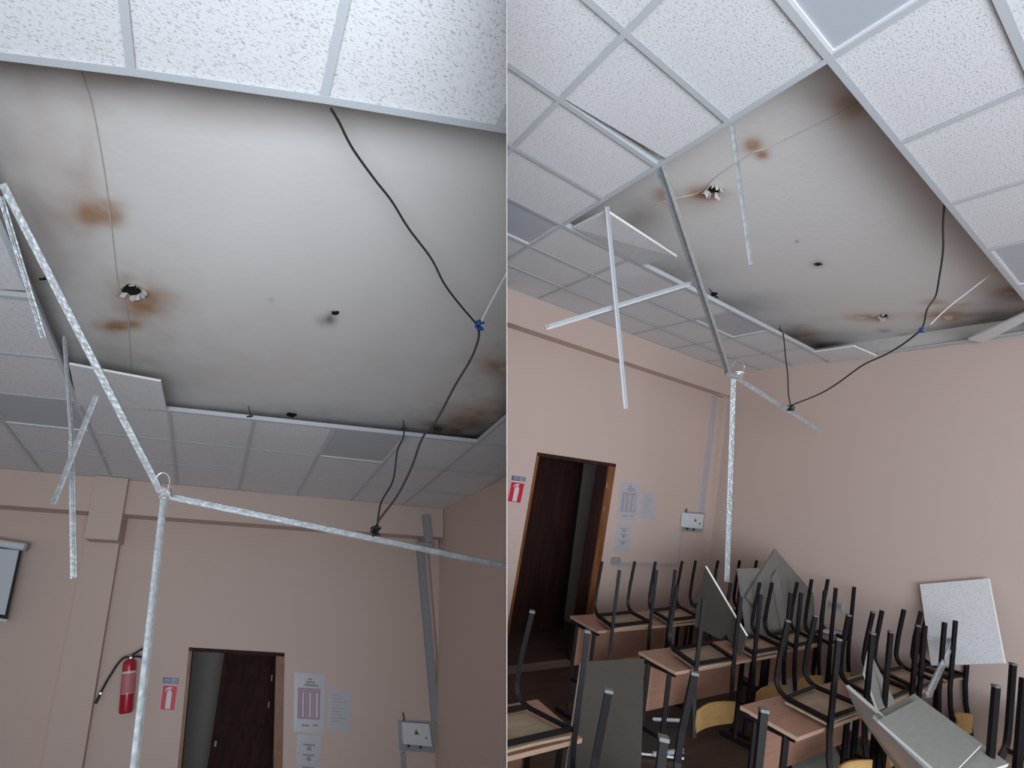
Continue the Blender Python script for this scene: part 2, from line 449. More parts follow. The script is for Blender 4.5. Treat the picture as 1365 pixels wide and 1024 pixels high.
def doorway(room, P, dims, eb, jamb_w, leaf, tagl):
    sL, zL, sR, zR, sLb, sRb, zb = dims
    nb = room.back[1]; Z = room.Z
    fr = thing('door_frame', P((sL + sR) / 2, zb), tagl[0], 'door frame')
    d = .16
    def jamb(name, s0t, s1t, z0, s0b, s1b, m_, dep=d, off=.004, lab=None, z1=None):
        zt = z0; zbm = zb
        mb = MB().prism([P(s0t, zt) + nb * off, P(s1t, zt) + nb * off, P(s1b, zbm) + nb * off, P(s0b, zbm) + nb * off], -nb * dep)
        return obj(name, mb, m_, parent=fr, label=lab)
    jamb('jamb', sR + .0, sR + jamb_w, zR, sRb, sRb + jamb_w, M['jamb'])
    jamb('stop', sR + jamb_w, sR + jamb_w * 1.12, zR, sRb + jamb_w, sRb + jamb_w * 1.12, M['darkdoor'], dep=d - .02, off=-.01)
    jamb('jamb', sL - .03, sL, zL, sLb - .03, sLb, M['jamb'])
    obj('lintel', MB().prism([P(sR, zR) + nb * .004, P(sL, zL) + nb * .004, P(sL, zL - .035) + nb * .004, P(sR, zR - .035) + nb * .004], -nb * d), M['darkdoor'], parent=fr)
    for zz in (.16, .40):
        s_ = sR + jamb_w * 1.1
        obj('hinge', MB().box(P(s_, zR - zz - .1) + nb * .004, eb * .012, Z * .055, nb * .010), M['chrome' if room is B else 'jamb'], parent=fr)
    # corridor beyond
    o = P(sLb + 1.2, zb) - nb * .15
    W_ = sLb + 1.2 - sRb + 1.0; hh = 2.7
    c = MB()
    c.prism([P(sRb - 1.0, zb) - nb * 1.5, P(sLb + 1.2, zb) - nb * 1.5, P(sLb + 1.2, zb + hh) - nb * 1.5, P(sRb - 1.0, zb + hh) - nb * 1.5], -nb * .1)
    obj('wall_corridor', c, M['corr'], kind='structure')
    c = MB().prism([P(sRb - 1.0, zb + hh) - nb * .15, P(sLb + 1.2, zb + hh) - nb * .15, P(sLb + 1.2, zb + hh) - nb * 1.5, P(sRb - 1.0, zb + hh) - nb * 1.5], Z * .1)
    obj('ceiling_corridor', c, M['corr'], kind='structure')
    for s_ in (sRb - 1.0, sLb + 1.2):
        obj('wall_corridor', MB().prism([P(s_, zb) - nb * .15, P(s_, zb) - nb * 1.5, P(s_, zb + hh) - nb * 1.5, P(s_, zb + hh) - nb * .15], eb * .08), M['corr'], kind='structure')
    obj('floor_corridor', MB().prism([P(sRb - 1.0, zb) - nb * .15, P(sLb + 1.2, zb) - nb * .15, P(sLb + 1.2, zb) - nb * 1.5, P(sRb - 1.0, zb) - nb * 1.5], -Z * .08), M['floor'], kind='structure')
    # the open leaf: polygon outline given by sight lines on a plane inside the corridor
    depth0, depth1, pts = leaf
    pl = (room.back[0] - nb * depth0, nb)
    q = [hit(x, y, pl) for x, y in pts]
    q[2] = Vector(q[2]); 
    lo = []
    for k in (1, 0):                                                              # drop the leaf's lower corners on the floor
        t = ((q[k] - P(0, zb)).dot(Z)); lo.append(q[k] - Z * (t - .01))
    mb = MB().prism([q[0], q[1], lo[0], lo[1]], -nb * .04)
    lf = obj('door_leaf', mb, M['darkdoor'], label=tagl[1], cat='door')
    quad = [q[0], q[1], lo[0], lo[1]]
    for a, b_ in ((.08, .42), (.50, .93)):
        obj('panel', inset_plate(quad, nb, .16, .84, a, b_, .008), M['darkdoor'], parent=lf)
    obj('handle', inset_plate(quad, nb, .06, .09, .505, .535, .03), M['grey'], parent=lf)
    return fr

def notice(room, pts, label, kind, ink2='pinkink'):
    n = room.back[1]; q = [hit(x, y, (room.back[0] + n * .004, n)) for x, y in pts]
    o = obj('notice', MB().prism(q, -n * .003), M['paper'], label=label, cat='notice')
    if kind == 'table':
        for k in range(3): obj('print', inset_plate(q, n, .44 - .06 * k, .56 + .1 * k, .09 + .05 * k, .125 + .05 * k, .0006), M['ink'], parent=o)
        bodyq = inset_plate(q, n, .12, .84, .26, .78, .0006)
        obj('printed_table', bodyq, M[ink2], parent=o)
        for k in range(6):
            obj('print', inset_plate(q, n, .16 + .108 * k, .20 + .115 * k, .34, .75, .0012), M['paper'] if k % 2 else M['greyink'], parent=o)
        obj('print', inset_plate(q, n, .16, .80, .285, .315, .0012), M['greyink'], parent=o)
        obj('print', inset_plate(q, n, .25, .5, .87, .90, .0006), M['ink'], parent=o)
        obj('print', inset_plate(q, n, .62, .78, .86, .89, .0006), M['ink'], parent=o)
    elif kind == 'arrow':
        for a in (.18, .38, .62):
            obj('print', inset_plate(q, n, .25, .75, a, a + .035, .0006), M['ink'], parent=o)
            obj('print', inset_plate(q, n, .42, .60, a + .05, a + .13, .0006), M['ink'], parent=o)
    else:
        for k in range(9):
            obj('print', inset_plate(q, n, .18, .5 + .35 * ((k * 7) % 5) / 5, .12 + .08 * k, .135 + .08 * k, .0006), M['ink'], parent=o)
    return o

def fire_sign(room, blue, redq, labels):
    n = room.back[1]; pl = (room.back[0] + n * .004, n)
    q = [hit(x, y, pl) for x, y in blue]
    b = obj('sign', MB().prism(q, -n * .003), M['signblue'], label=labels[0], cat='sign')
    for k in range(3): obj('print', inset_plate(q, n, .08, .5, .2 + .25 * k, .28 + .25 * k, .0008), M['signwhite'], parent=b)
    # the white pictogram at its right end: two ring shaped marks
    for s0, s1, t0, t1 in ((.56, .92, .12, .2), (.56, .92, .8, .88), (.56, .60, .12, .88), (.88, .92, .12, .88), (.66, .70, .3, .7), (.76, .80, .3, .7), (.66, .80, .3, .37)):
        obj('print', inset_plate(q, n, s0, s1, t0, t1, .0008), M['signwhite'], parent=b)
    q = [hit(x, y, pl) for x, y in redq]
    r = obj('sign', MB().prism(q, -n * .003), M['signred'], label=labels[1], cat='sign')
    X_ = lambda s, t: bil(q, s, t) + n * .0004
    body = MB().prism([X_(*p) for p in ((.34, .30), (.40, .23), (.60, .23), (.66, .30), (.66, .93), (.34, .93))], n * .0008)
    obj('extinguisher_symbol', body, M['signwhite'], parent=r)
    noz = MB().prism([X_(*p) for p in ((.22, .25), (.30, .13), (.46, .08), (.62, .09), (.62, .14), (.52, .15), (.56, .22), (.44, .22), (.44, .16), (.34, .18), (.27, .27))], n * .0008)
    obj('extinguisher_symbol', noz, M['signwhite'], parent=r)
    bd = MB()
    for a in ((0, 1, 0, .025), (0, 1, .975, 1), (0, .03, 0, 1), (.97, 1, 0, 1)):
        x_ = inset_plate(q, n, *a, .0006); bd.add(x_.v, x_.f)
    obj('border', bd, M['signwhite'], parent=r)

def switch_box(room, back, box, tri, lock, pins, stub, label):
    n = room.back[1]
    t = thing('distribution_box', hit(*box[3], room.back), label, 'electrical box')
    obj('backing_board', plate(room, back, room.back, .012), M['grey'], parent=t)
    bx = plate(room, box, room.back, .06, .012); obj('case', bx, M['white'], parent=t)
    q = [hit(x, y, (room.back[0] + n * .072, n)) for x, y in box]
    dr = obj('door', inset_plate(q, n, .07, .93, .12, .86, .006), M['white'], parent=t)
    p = [hit(x, y, (room.back[0] + n * .079, n)) for x, y in tri]
    obj('warning_triangle', MB().prism(p, n * .001), M['yellow'], parent=dr)
    c = sum(p, Vector()) / 3
    obj('bolt_mark', MB().prism([c + (x - c) * .45 + n * .0012 for x in p], n * .001), M['black'], parent=dr)
    c = hit(*lock, (room.back[0] + n * .079, n)); obj('lock', MB().tube([c, c + n * .01], .008, 10), M['black'], parent=dr)
    for x, y in pins:
        c = hit(x, y, (room.back[0] + n * .05, n)); obj('cable_gland', MB().tube([c, c - room.Z * .022], .011, 10), M['black'], parent=t)
    a, b_ = [hit(x, y, (room.back[0] + n * .03, n)) for x, y in stub]
    obj('cable_gland', MB().tube([a, b_], .009, 8), M['jamb'], parent=t)
    return t

def knot(parent_name, c, r, material, label, cat, seed):
    rnd = random.Random(seed); pts = []
    for k in range(26):
        a = k * .9; pts.append(c + Vector((math.cos(a), math.sin(a * 1.3), math.sin(a * .7 + seed))) * r * rnd.uniform(.5, 1.0))
    return MB().tube(pts, r * .16, 6)
def smooth_path(p, n=6):
    out = []
    for i in range(len(p) - 1):
        p0 = p[max(i - 1, 0)]; p1 = p[i]; p2 = p[i + 1]; p3 = p[min(i + 2, len(p) - 1)]
        for k in range(n):
            t = k / n
            out.append(.5 * ((2 * p1) + (p2 - p0) * t + (2 * p0 - 5 * p1 + 4 * p2 - p3) * t * t + (3 * p1 - p0 - 3 * p2 + p3) * t ** 3))
    out.append(p[-1]); return out
def path(room, px, h0, y1, first='ceil'):
    """points along sight lines; the first on the grid plane, the others sliding to depth y1"""
    a = room.hz(*px[0], h0) if first == 'ceil' else room.hy(*px[0], first)
    y0 = (a - CAM).dot(room.Y); L = [0]
    for p, q in zip(px, px[1:]): L.append(L[-1] + math.dist(p, q))
    return smooth_path([a] + [room.hy(x, y, y0 + (y1 - y0) * l / L[-1]) for (x, y), l in zip(px[1:], L[1:])])

# ================================================================== ROOM A (left photograph)
SIDE = 'A'
PA, dA, ebA, esA, wbA, wsA = build_shell(A, [(252, 863), (379.4, 870.5), (376.6, 1024), (236.6, 1024)], 1, -5, -2, 'A')
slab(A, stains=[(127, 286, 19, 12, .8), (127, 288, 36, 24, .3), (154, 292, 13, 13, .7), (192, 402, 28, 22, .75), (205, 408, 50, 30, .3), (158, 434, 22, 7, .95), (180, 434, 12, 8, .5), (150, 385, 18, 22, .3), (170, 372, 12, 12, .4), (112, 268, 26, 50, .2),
                (150, 108, 60, 26, .35), (262, 132, 60, 24, .25), (118, 180, 12, 90, .14), (40, 130, 60, 200, .16), (70, 300, 50, 120, .20), (400, 160, 170, 18, .16), (120, 470, 90, 30, .15),
                (655, 484, 28, 15, .6), (676, 500, 24, 12, .35), (618, 562, 44, 18, .8), (590, 575, 30, 10, .4), (664, 548, 30, 26, .3), (330, 500, 260, 50, .13), (420, 440, 250, 60, .07)],
     flakes=[(672, 492, 6, 3, .5)],
     soot_shades=[(0, 190, 34, 150, .16), (55, 390, 36, 90, .18), (150, 500, 90, 26, .35), (330, 555, 130, 14, .45), (480, 575, 130, 13, .5), (650, 585, 60, 18, .7), (676, 545, 14, 50, .45),
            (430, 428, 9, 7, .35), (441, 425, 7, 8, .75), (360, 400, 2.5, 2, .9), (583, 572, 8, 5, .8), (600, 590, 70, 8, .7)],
     holes=[(177, 386, 13, 6.5, 'torn'), (447, 417, 5, 2.5, 'plain'), (388, 553, 7, 3, 'plain')],
     seam=[(106, 88), (114, 110), (124, 145), (137, 215), (145, 270), (152, 330), (158, 378), (170, 415), (173, 460), (176, 500)])
missing = {(i, j) for i in range(-1, 4) for j in range(0, 4)}
missA = missing | {(4, 0), (4, 1), (4, 2)}
build_grid(A, (-5, 6), (-2, 9), missA,
           {(2, -1): 'unlit panel light at the near edge of the opening, left picture',
            (-2, 4): 'unlit grey panel light between the dangling rails at the left edge of the left picture',
            (2, 4): 'unlit grey panel light just behind the far rail of the opening, left picture',
            })
# beam and columns against the back wall
def beam(room, lo_px, off, side_px=None):
    n = room.back[1]; Z = room.Z
    p0, p1 = [hit(x, y, (room.back[0] + n * off, n)) for x, y in lo_px]
    h = ((p0 + p1) / 2 - room.cor).dot(Z)
    e = (room.back[0] - room.cor).normalized(); e = e if e.dot(room.X) < 0 else -e
    a = room.cor + Z * h
    return obj('trim_1', MB().prism([a, a + n * off, a + n * off - Z * h, a - Z * h], e * 9), M['wall'], kind='structure')
beam(A, ((163, 681), (560, 718)), .22)
def column(room, pxL, pxR, off, ztop, zbot, name):
    n = room.back[1]; pl = (room.back[0] + n * off, n)
    a, b_ = hit(*pxL[0], pl), hit(*pxR[0], pl); a2, b2 = hit(*pxL[1], pl), hit(*pxR[1], pl)
    Z = room.Z; h = lambda p: (p - room.cor).dot(Z)
    def on(p, p2, z): return p + (p2 - p) * ((z - h(p)) / (h(p2) - h(p)))
    zb_ = zbot if zbot is not None else FL - HG
    q = [on(a, a2, ztop), on(b_, b2, ztop), on(b_, b2, zb_), on(a, a2, zb_)]
    return obj(name, MB().prism(q, -n * off), M['wall'], kind='structure')
column(A, ((108.5, 747), (54, 1024)), ((155, 747), (109, 1024)), .09, -.01, None, 'trim_2')
nA = A.back[1]
hcap = (hit(135, 719, (A.back[0] + nA * .30, nA)) - A.cor).dot(A.Z)
column(A, ((119, 681), (112, 719)), ((163.5, 683), (157, 721)), .30, -.003, hcap, 'trim_3')
column(A, ((577, 790), (597, 1024)), ((588.7, 776), (609.5, 1024)), .07, -.02, None, 'trim_4')
doorway(A, PA, dA, ebA, .085, (.75, 0, [(300, 866), (376, 869), (0, 0)]),
        ('orange-brown door frame right of the red fire sign in the left picture', 'dark brown door leaf standing open inside the doorway of the left picture'))
fire_sign(A, [(217.5, 903), (238, 904.5), (237.5, 912), (217, 910.5)], [(217, 912.5), (237.5, 914), (233, 948.5), (212.5, 947)],
          ('small blue sign plate with white print, above the red fire sign of the left picture', 'red sign with a white fire extinguisher symbol, left of the doorway in the left picture'))
notice(A, [(392.5, 896), (434, 899), (432.5, 978), (391, 976)], 'laminated notice with a pink printed table beside the door, left picture', 'table')
notice(A, [(437, 920), (468.5, 921.5), (467, 975), (436, 974)], 'plain bluish notice in a crumpled sleeve, right of the pink table notice, left picture', 'text')
notice(A, [(396, 978.5), (429, 981), (425, 1050), (394, 1048)], 'narrow laminated notice directly below the pink table notice, left picture', 'arrow')
switch_box(A, [(531, 960), (580, 962), (585, 1004), (533, 1001)], [(536, 963), (572, 965.5), (576, 995.5), (538, 992)],
           [(554.5, 971.5), (559.5, 980), (551.5, 979.5)], (568, 984), [(544.5, 993), (560.5, 995)], [(537, 950), (539, 961)],
           'pale grey electrical box with a warning triangle near the corner of the left picture')
def conduit(room, a_px, b_px, w, dep, name, label, m_='grey'):
    n = room.back[1]; pl = (room.back[0] + n * dep, n)
    a, b_ = hit(*a_px, pl), hit(*b_px, pl); d = (b_ - a).normalized(); s_ = d.cross(n).normalized() * w / 2
    t = thing(name, b_, label, 'cable trunking')
    obj('duct', MB().prism([a - s_, a + s_, b_ + s_, b_ - s_], -n * dep), M[m_], parent=t)
    obj('cover', MB().prism([a - s_ * .55 + n * .0002, a + s_ * .55 + n * .0002, b_ + s_ * .55 + n * .0002, b_ - s_ * .55 + n * .0002], n * .005), M[m_], parent=t)
    return t
conduit(A, (560, 727), (581.5, 962), .085, .04, 'cable_trunking', 'wide grey cable trunking running up from the box to the beam, left picture')
conduit(A, (537.5, 1003), (540, 1060), .045, .02, 'cable_trunking', 'thin grey trunking running down from the box, left picture')
conduit(A, (568.5, 686), (572.5, 723), .10, .25, 'cable_trunking', 'short grey trunking on the beam below the ceiling corner, left picture')
obj('junction_box', plate(A, [(557, 722), (576, 724), (577, 735), (556, 734)], A.back, .06, .22), M['grey'], label='small grey junction box on the beam above the trunking, left picture', cat='junction box')
# projection screen
n = A.back[1]; pl = (A.back[0] + n * .14, n)
scr = thing('projection_screen', hit(10, 826, pl), 'rolled-down projector screen with a black border at the left edge of the left picture', 'projection screen')
c0, c1 = hit(-60, 715, pl), hit(34, 729.5, pl)
obj('case', MB().tube([c0, c1], .035, 12), M['white'], parent=scr, smooth=False)
obj('end_cap', MB().tube([c1, c1 + (c1 - c0).normalized() * .02], .04, 12), M['grey'], parent=scr)
q = [hit(*p, pl) for p in ((-60, 720), (29.5, 733), (9.5, 826), (-60, 815))]
obj('border', MB().prism(q, -n * .002), M['black'], parent=scr)
q2 = [hit(*p, pl) for p in ((-60, 725), (25.5, 734), (6.5, 820), (-60, 810))]
obj('fabric', MB().prism([p + n * .0006 for p in q2], n * .001), M['screen'], parent=scr)
obj('bottom_bar', MB().tube([hit(-60, 817, pl), hit(10, 828, pl)], .014, 8), M['white'], parent=scr)
# fire extinguisher hanging on the back wall
pl = (A.back[0] + n * .10, n)
ex = thing('fire_extinguisher', hit(170, 950, pl), 'red fire extinguisher with a black hose hanging between the column and the upright rail', 'fire extinguisher')
t0, t1 = hit(173.5, 878, pl), hit(167.5, 951, pl); ax = (t1 - t0); Lx = ax.length
rr = (hit(183, 900, pl) - hit(164.5, 900, pl)).length / 2
prof = [(0, .25), (.02, .45), (.05, .8), (.09, .97), (.14, 1), (.96, 1), (.985, .93), (1, .8)]
obj('cylinder', MB().tube([t0 + ax * a for a, _ in prof], [rr * b_ for _, b_ in prof], 20), M['red'], parent=ex, smooth=True)
obj('label', MB().tube([t0 + ax * .28, t0 + ax * .63], rr * 1.012, 20, caps=False), M['label'], parent=ex)
obj('label_band', MB().tube([t0 + ax * .235, t0 + ax * .275], rr * 1.015, 20, caps=False), M['signwhite'], parent=ex)
obj('label_band', MB().tube([t0 + ax * .635, t0 + ax * .645], rr * 1.015, 20, caps=False), M['signwhite'], parent=ex)
v0 = hit(174.5, 876, pl)
vb = obj('valve', MB().tube([t0, v0, v0 - ax * .03], [rr * .3, rr * .3, rr * .22], 10), M['chrome'], parent=ex)
obj('handle', MB().tube([v0 - ax * .02, hit(182, 870, pl), hit(192, 864, pl)], .007, 6, sq=True), M['black'], parent=ex)
obj('handle', MB().tube([v0, hit(183, 875, pl), hit(192, 877, pl)], .007, 6, sq=True), M['black'], parent=ex)
hs = smooth_path([v0, hit(166, 877, pl), hit(158, 884, pl), hit(150, 896, pl), hit(142, 909, pl), hit(134, 924, pl)])
obj('hose', MB().tube(hs, .010, 8), M['black'], parent=ex, smooth=True)
obj('nozzle', MB().tube([hit(134, 924, pl), hit(133, 927, pl), hit(127.5, 938, pl)], [.011, .011, .013], 10), M['black'], parent=ex)
obj('collar', MB().tube([hit(134.2, 923.4, pl), hit(133.4, 925.4, pl)], .013, 10), M['chrome'], parent=ex)
obj('wall_bracket', MB().tube([t0 + ax * .1, t0 + ax * .1 - n * .10], .012, 6), M['steel'], parent=ex)

def rail_piece(name, p0, p1, up, label, w=.026, h=.036, slots=False, m_='zinc', group=None):
    o = obj(name, MB().tee(p0, p1, up, w, h), M[m_], label=label, cat='metal rail', group=group)
    if slots:
        d = (p1 - p0); L_ = d.length; d = d.normalized(); upn = (up - d * up.dot(d)).normalized(); a = d.cross(upn)
        sl = MB()
        k = .12
        while k < L_ - .05:
            c = p0 + d * k + upn * h * .55
            sl.box(c - a * .0023 - upn * .005, d * .012, upn * .010, a * .0046); k += .10
        if sl.v: obj('slot', sl, M['hole'], parent=o, kind='stuff')
    return o
# hanging rails of room A
JA = A.hy(217, 662, 2.35)
topA = A.hz(3, 245, HG)
midA = topA + (JA - topA) * .5
rail_piece('hanging_rail', topA, JA, (ray(400, 300)) * 1.0, 'long galvanised rail hanging diagonally from the opening to the wired joint, left picture', .027, .034)
footA = A.hy(175, 1040, 2.38)
rail_piece('hanging_rail', JA, footA, Vector(ray(260, 800)) * -1 + A.X * .9, 'galvanised rail running straight down from the wired joint past the fire extinguisher, left picture', .022, .030)
e3 = A.hy(676, 758, 2.75)
rail_piece('hanging_rail', A.hy(220, 664, 2.35), e3, A.Z * .8 - A.Y * .6, 'galvanised rail running from the wired joint to the right border of the left picture', .019, .026)
rail_piece('hanging_rail', A.hz(1, 262, HG), A.hy(58, 450, 2.05), -A.Y, 'short pale rail dangling at the left edge beside the long rail, left picture', .020, .014)
rail_piece('hanging_rail', A.hy(86, 452, 2.5), A.hy(96, 590, 2.5), -A.Y + A.X * .3, 'upper thin rail dangling from the left corner of the opening, left picture', .018, .026)
rail_piece('hanging_rail', A.hy(95, 588, 2.5), A.hy(98, 771, 2.5), -A.Y + A.X * .3, 'lower pale rail hanging down to beside the column, left picture', .022, .018)
rail_piece('hanging_rail', A.hy(129, 527, 2.25), A.hy(72, 671, 2.45), -A.Y + A.Z * .2, 'short rail slanting left from the long rail across the dangling one, left picture', .024, .014)
jn = thing('wire_tie', JA, 'loop of thin steel wire twisted round the rail joint, left picture', 'wire')
rg = [A.hy(*p, 2.3) for p in ((204, 646), (208, 637), (214, 631), (222, 632), (226, 639), (225, 648), (221, 655))]
obj('loop', MB().tube(smooth_path(rg), .0022, 6), M['wire'], parent=jn)
obj('twist', knot('k', A.hy(220, 657, 2.3), .028, None, '', '', 3), M['wire'], parent=jn)
obj('clamp', MB().tube([A.hy(214, 655, 2.3), A.hy(226, 658, 2.3)], .018, 8), M['zinc'], parent=jn)
# cables
def cable(room, px, h0, y1, r, label, first='ceil', m_='cable', cat='cable'):
    return obj('hanging_cable', MB().tube(path(room, px, h0, y1, first), r, 8), M[m_], label=label, cat=cat, smooth=True)
cable(A, [(441, 145), (452, 163), (470, 198), (500, 240), (522, 268), (545, 305), (575, 345), (592, 378), (612, 405), (637, 434)], HG + .02, 1.95, .0045,
      'black cable drooping from the near opening edge to the blue tape knot, left picture')
cable(A, [(637, 434), (638, 450), (628, 478), (606, 515), (582, 560), (563, 584), (549, 622), (530, 660), (505, 694), (501, 708)], HG, 2.6, .0055,
      'grey cable hanging from the blue tape knot down to the black tape knot, left picture', first=1.95)
cable(A, [(538, 566), (538, 582), (530, 600), (524, 640), (508, 670), (503, 700)], HG + .06, 2.6, .005, 'short dark cable from the far rail down to the black tape knot, left picture', first=3.2)
cable(A, [(640, 432), (655, 402), (678, 360)], HG, 1.7, .004, 'thin white cable rising from the blue tape knot to the right border, left picture', first=1.95, m_='whitewire')
obj('tape_knot', knot('k', A.hy(639, 434, 1.93), .022, None, '', '', 5), M['bluetape'], label='blue tape knot joining the cables, left picture', cat='tape')
obj('tape_knot', knot('k', A.hy(501, 708, 2.57), .030, None, '', '', 8), M['black'], label='black tape knot tying the cables to the rail, left picture', cat='tape')
# tile drooping at the opening's far left corner
def board(room, pts4, thick_vec, label, face='tile', back='tileback', edge='tileplain', name='fallen_tile', cat='ceiling tile', group=None, white=None):
    """tile with a front face, a back face and white edges; front face = outline, back = outline + thick_vec"""
    mb = MB().prism(pts4, thick_vec)
    nb_ = len(pts4)
    o = obj(name, mb, None, label=label, cat=cat, group=group, mats=[M[face], M[back], M[edge]], midx=lambda i, p: 0 if i == 0 else (1 if i == 1 else (2 if white is None or i in white else 1 if face=='tile' else 0)))
    return o
q = [A.hz(92, 486, HG - .01), A.hz(214, 509, HG - .03), A.hz(222, 547, HG - .03), A.hz(104, 541, HG - .008)]
board(A, q, A.Z * .014, 'white ceiling tile drooping behind the long rail at the opening corner, left picture', name='loose_tile')
# suspension hooks left above the grid
def hook(room, px, label):
    a = room.hy(*px[0], px[2]); b_ = room.hy(*px[1], px[2])
    obj('ceiling_hook', MB().tube([a, (a + b_) / 2 + room.X * .006, b_], .003, 6).tube([b_ - room.X * .02, b_ + room.X * .02 + room.Z * .01], .006, 6), M['steel'], label=label, cat='hook')
hook(A, ((61, 352), (59, 373), 2.3), 'small steel hanger left of the burn marks, beside the long rail, left picture')
hook(A, ((331, 542), (333, 556), 3.7), 'small dark hanger left of the black spot on the far rail, left picture')
hook(A, ((537, 560), (538, 572), 3.8), 'thin hanger at the top of the short dark cable, left picture')

# ================================================================== ROOM B (right photograph)
SIDE = 'B'
PB, dB, ebB, esB, wbB, wsB = build_shell(B, [(716, 603), (821, 618.5), (791.7, 812), (676, 836)], 1, -5, -2, 'B')
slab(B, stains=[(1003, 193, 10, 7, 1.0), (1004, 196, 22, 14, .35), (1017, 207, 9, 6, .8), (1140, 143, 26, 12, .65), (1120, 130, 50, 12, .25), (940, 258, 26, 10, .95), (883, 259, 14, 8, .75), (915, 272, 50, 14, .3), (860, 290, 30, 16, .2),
                (1160, 423, 34, 5, .75), (1247, 403, 16, 4, .6), (1262, 420, 28, 10, .75), (1350, 388, 28, 6, .8), (1206, 447, 14, 3, .5), (1066, 447, 24, 8, .7), (1300, 435, 60, 14, .45), (1130, 160, 20, 14, .3), (1080, 455, 30, 8, .5)],
     flakes=[(1148, 424, 8, 2, .8), (1170, 421, 9, 2, .9), (1264, 424, 7, 3, .8), (1346, 391, 9, 2, .8), (1257, 416, 6, 2, .6)],
     soot_shades=[(1350, 432, 70, 17, 1.0), (1290, 447, 60, 9, .7), (1100, 463, 40, 7, 1.0), (1150, 470, 70, 6, .6), (1060, 445, 40, 14, .4), (960, 405, 90, 14, .4), (900, 365, 60, 20, .35), (1330, 390, 60, 10, .2),
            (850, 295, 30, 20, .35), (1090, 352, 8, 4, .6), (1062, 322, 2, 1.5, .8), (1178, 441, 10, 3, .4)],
     holes=[(951, 251, 10, 5.5, 'torn'), (1178, 421, 6, 2, 'torn'), (1091, 352, 5, 1.8, 'plain'), (952, 392, 5, 3, 'plain')],
     seam=[(1150, 133), (1130, 145), (1080, 169), (1022, 197), (1000, 205), (955, 235), (930, 257), (885, 268), (850, 285)])
missB = missing | {(4, j) for j in range(0, 4)}
build_grid(B, (-6, 5), (-3, 8), missB,
           {(-2, -1): 'unlit bluish panel light at the top border, right picture', (2, -1): 'unlit panel light beside the opening at the right border, right picture',
            (-2, 4): 'unlit grey panel light at the left border of the right picture',
            (2, 4): 'small unlit panel light behind the far rail of the opening, right picture'})
beam(B, ((675, 431), (890.5, 499)), .13)
nB = B.back[1]
column(B, ((963, 560), (945.6, 739)), ((972, 560), (956, 739)), .07, -.3, None, 'trim_2')
column(B, ((960, 538), (957, 559)), ((974, 540), (972, 559)), .09, -.02, -.3, 'trim_3')
doorway(B, PB, dB, ebB, .10, (.9, 0, [(700, 600), (779, 612), (0, 0)]),
        ('orange-brown door frame with two chrome hinges behind the desks, right picture', 'dark brown door leaf inside the doorway of the right picture'))
fire_sign(B, [(683, 634), (701, 636.5), (700, 642), (682, 640)], [(681.5, 641.5), (700, 644.5), (694, 671.5), (676, 669)],
          ('small blue and white sign plate above the red fire sign of the right picture', 'red sign with a white fire extinguisher symbol at the left border of the right picture'))
notice(B, [(828, 641.5), (854, 645), (849.5, 695), (822, 693)], 'white notice with a grey printed table beside the door, right picture', 'table', 'greyink')
notice(B, [(856, 656), (875, 658.5), (872, 693.5), (852.5, 691.5)], 'plain lilac notice right of the table notice, right picture', 'text')
notice(B, [(823, 697), (842.5, 698.5), (838, 736), (818.5, 735)], 'narrow notice directly below the table notice, right picture', 'arrow')
switch_box(B, [(912, 682), (940, 684), (937, 710), (909, 708.5)], [(915.5, 684), (938.5, 686), (936, 705), (913.5, 703)],
           [(927, 690), (929, 696), (925, 695.5)], (932.5, 698), [(917, 704), (925, 705)], [(915.5, 678), (915, 684)],
           'pale electrical box with a warning triangle beside the corner of the right picture')
conduit(B, (955, 530), (937, 683), .055, .04, 'cable_trunking', 'tall cable trunking from the beam to the box, right picture', 'trunk')
conduit(B, (909, 709), (904, 753), .03, .015, 'cable_trunking', 'thin trunking running down from the box, right picture', 'trunk')
conduit(B, (904, 752.5), (817, 752), .030, .015, 'cable_trunking', 'thin lilac trunking running level above the chair legs, right picture', 'trunk')
obj('socket', plate(B, [(818, 743.5), (828, 744), (827, 752), (816, 752)], B.back, .03), M['grey'], label='small socket at the left end of the level trunking, right picture', cat='socket')
# double socket on the right wall
ns = B.side[1]; pl = (B.side[0] + ns * .015, ns)
so = thing('double_socket', hit(1114, 815, pl), 'white double wall socket on the right wall beside the grey fallen tiles', 'socket')
qs = [hit(*p, pl) for p in ((1105, 801), (1123, 803.5), (1123, 815), (1105, 812))]
obj('plate', MB().prism(qs, -ns * .015), M['paper'], parent=so)
for s0 in (.1, .56):
    obj('outlet', inset_plate(qs, ns, s0, s0 + .34, .2, .8, .004), M['ink'], parent=so)

# partition between the two rooms (seen edge-on)
e0, e1 = ray(675.3, -260).normalized(), ray(675.3, 1300).normalized()
SIDE = 'N'
obj('wall_partition', MB().prism([CAM + e0 * 1.45, CAM + e1 * 1.45, CAM + e1 * 9, CAM + e0 * 9], PN * .001), M['partition'], kind='structure')
SIDE = 'B'

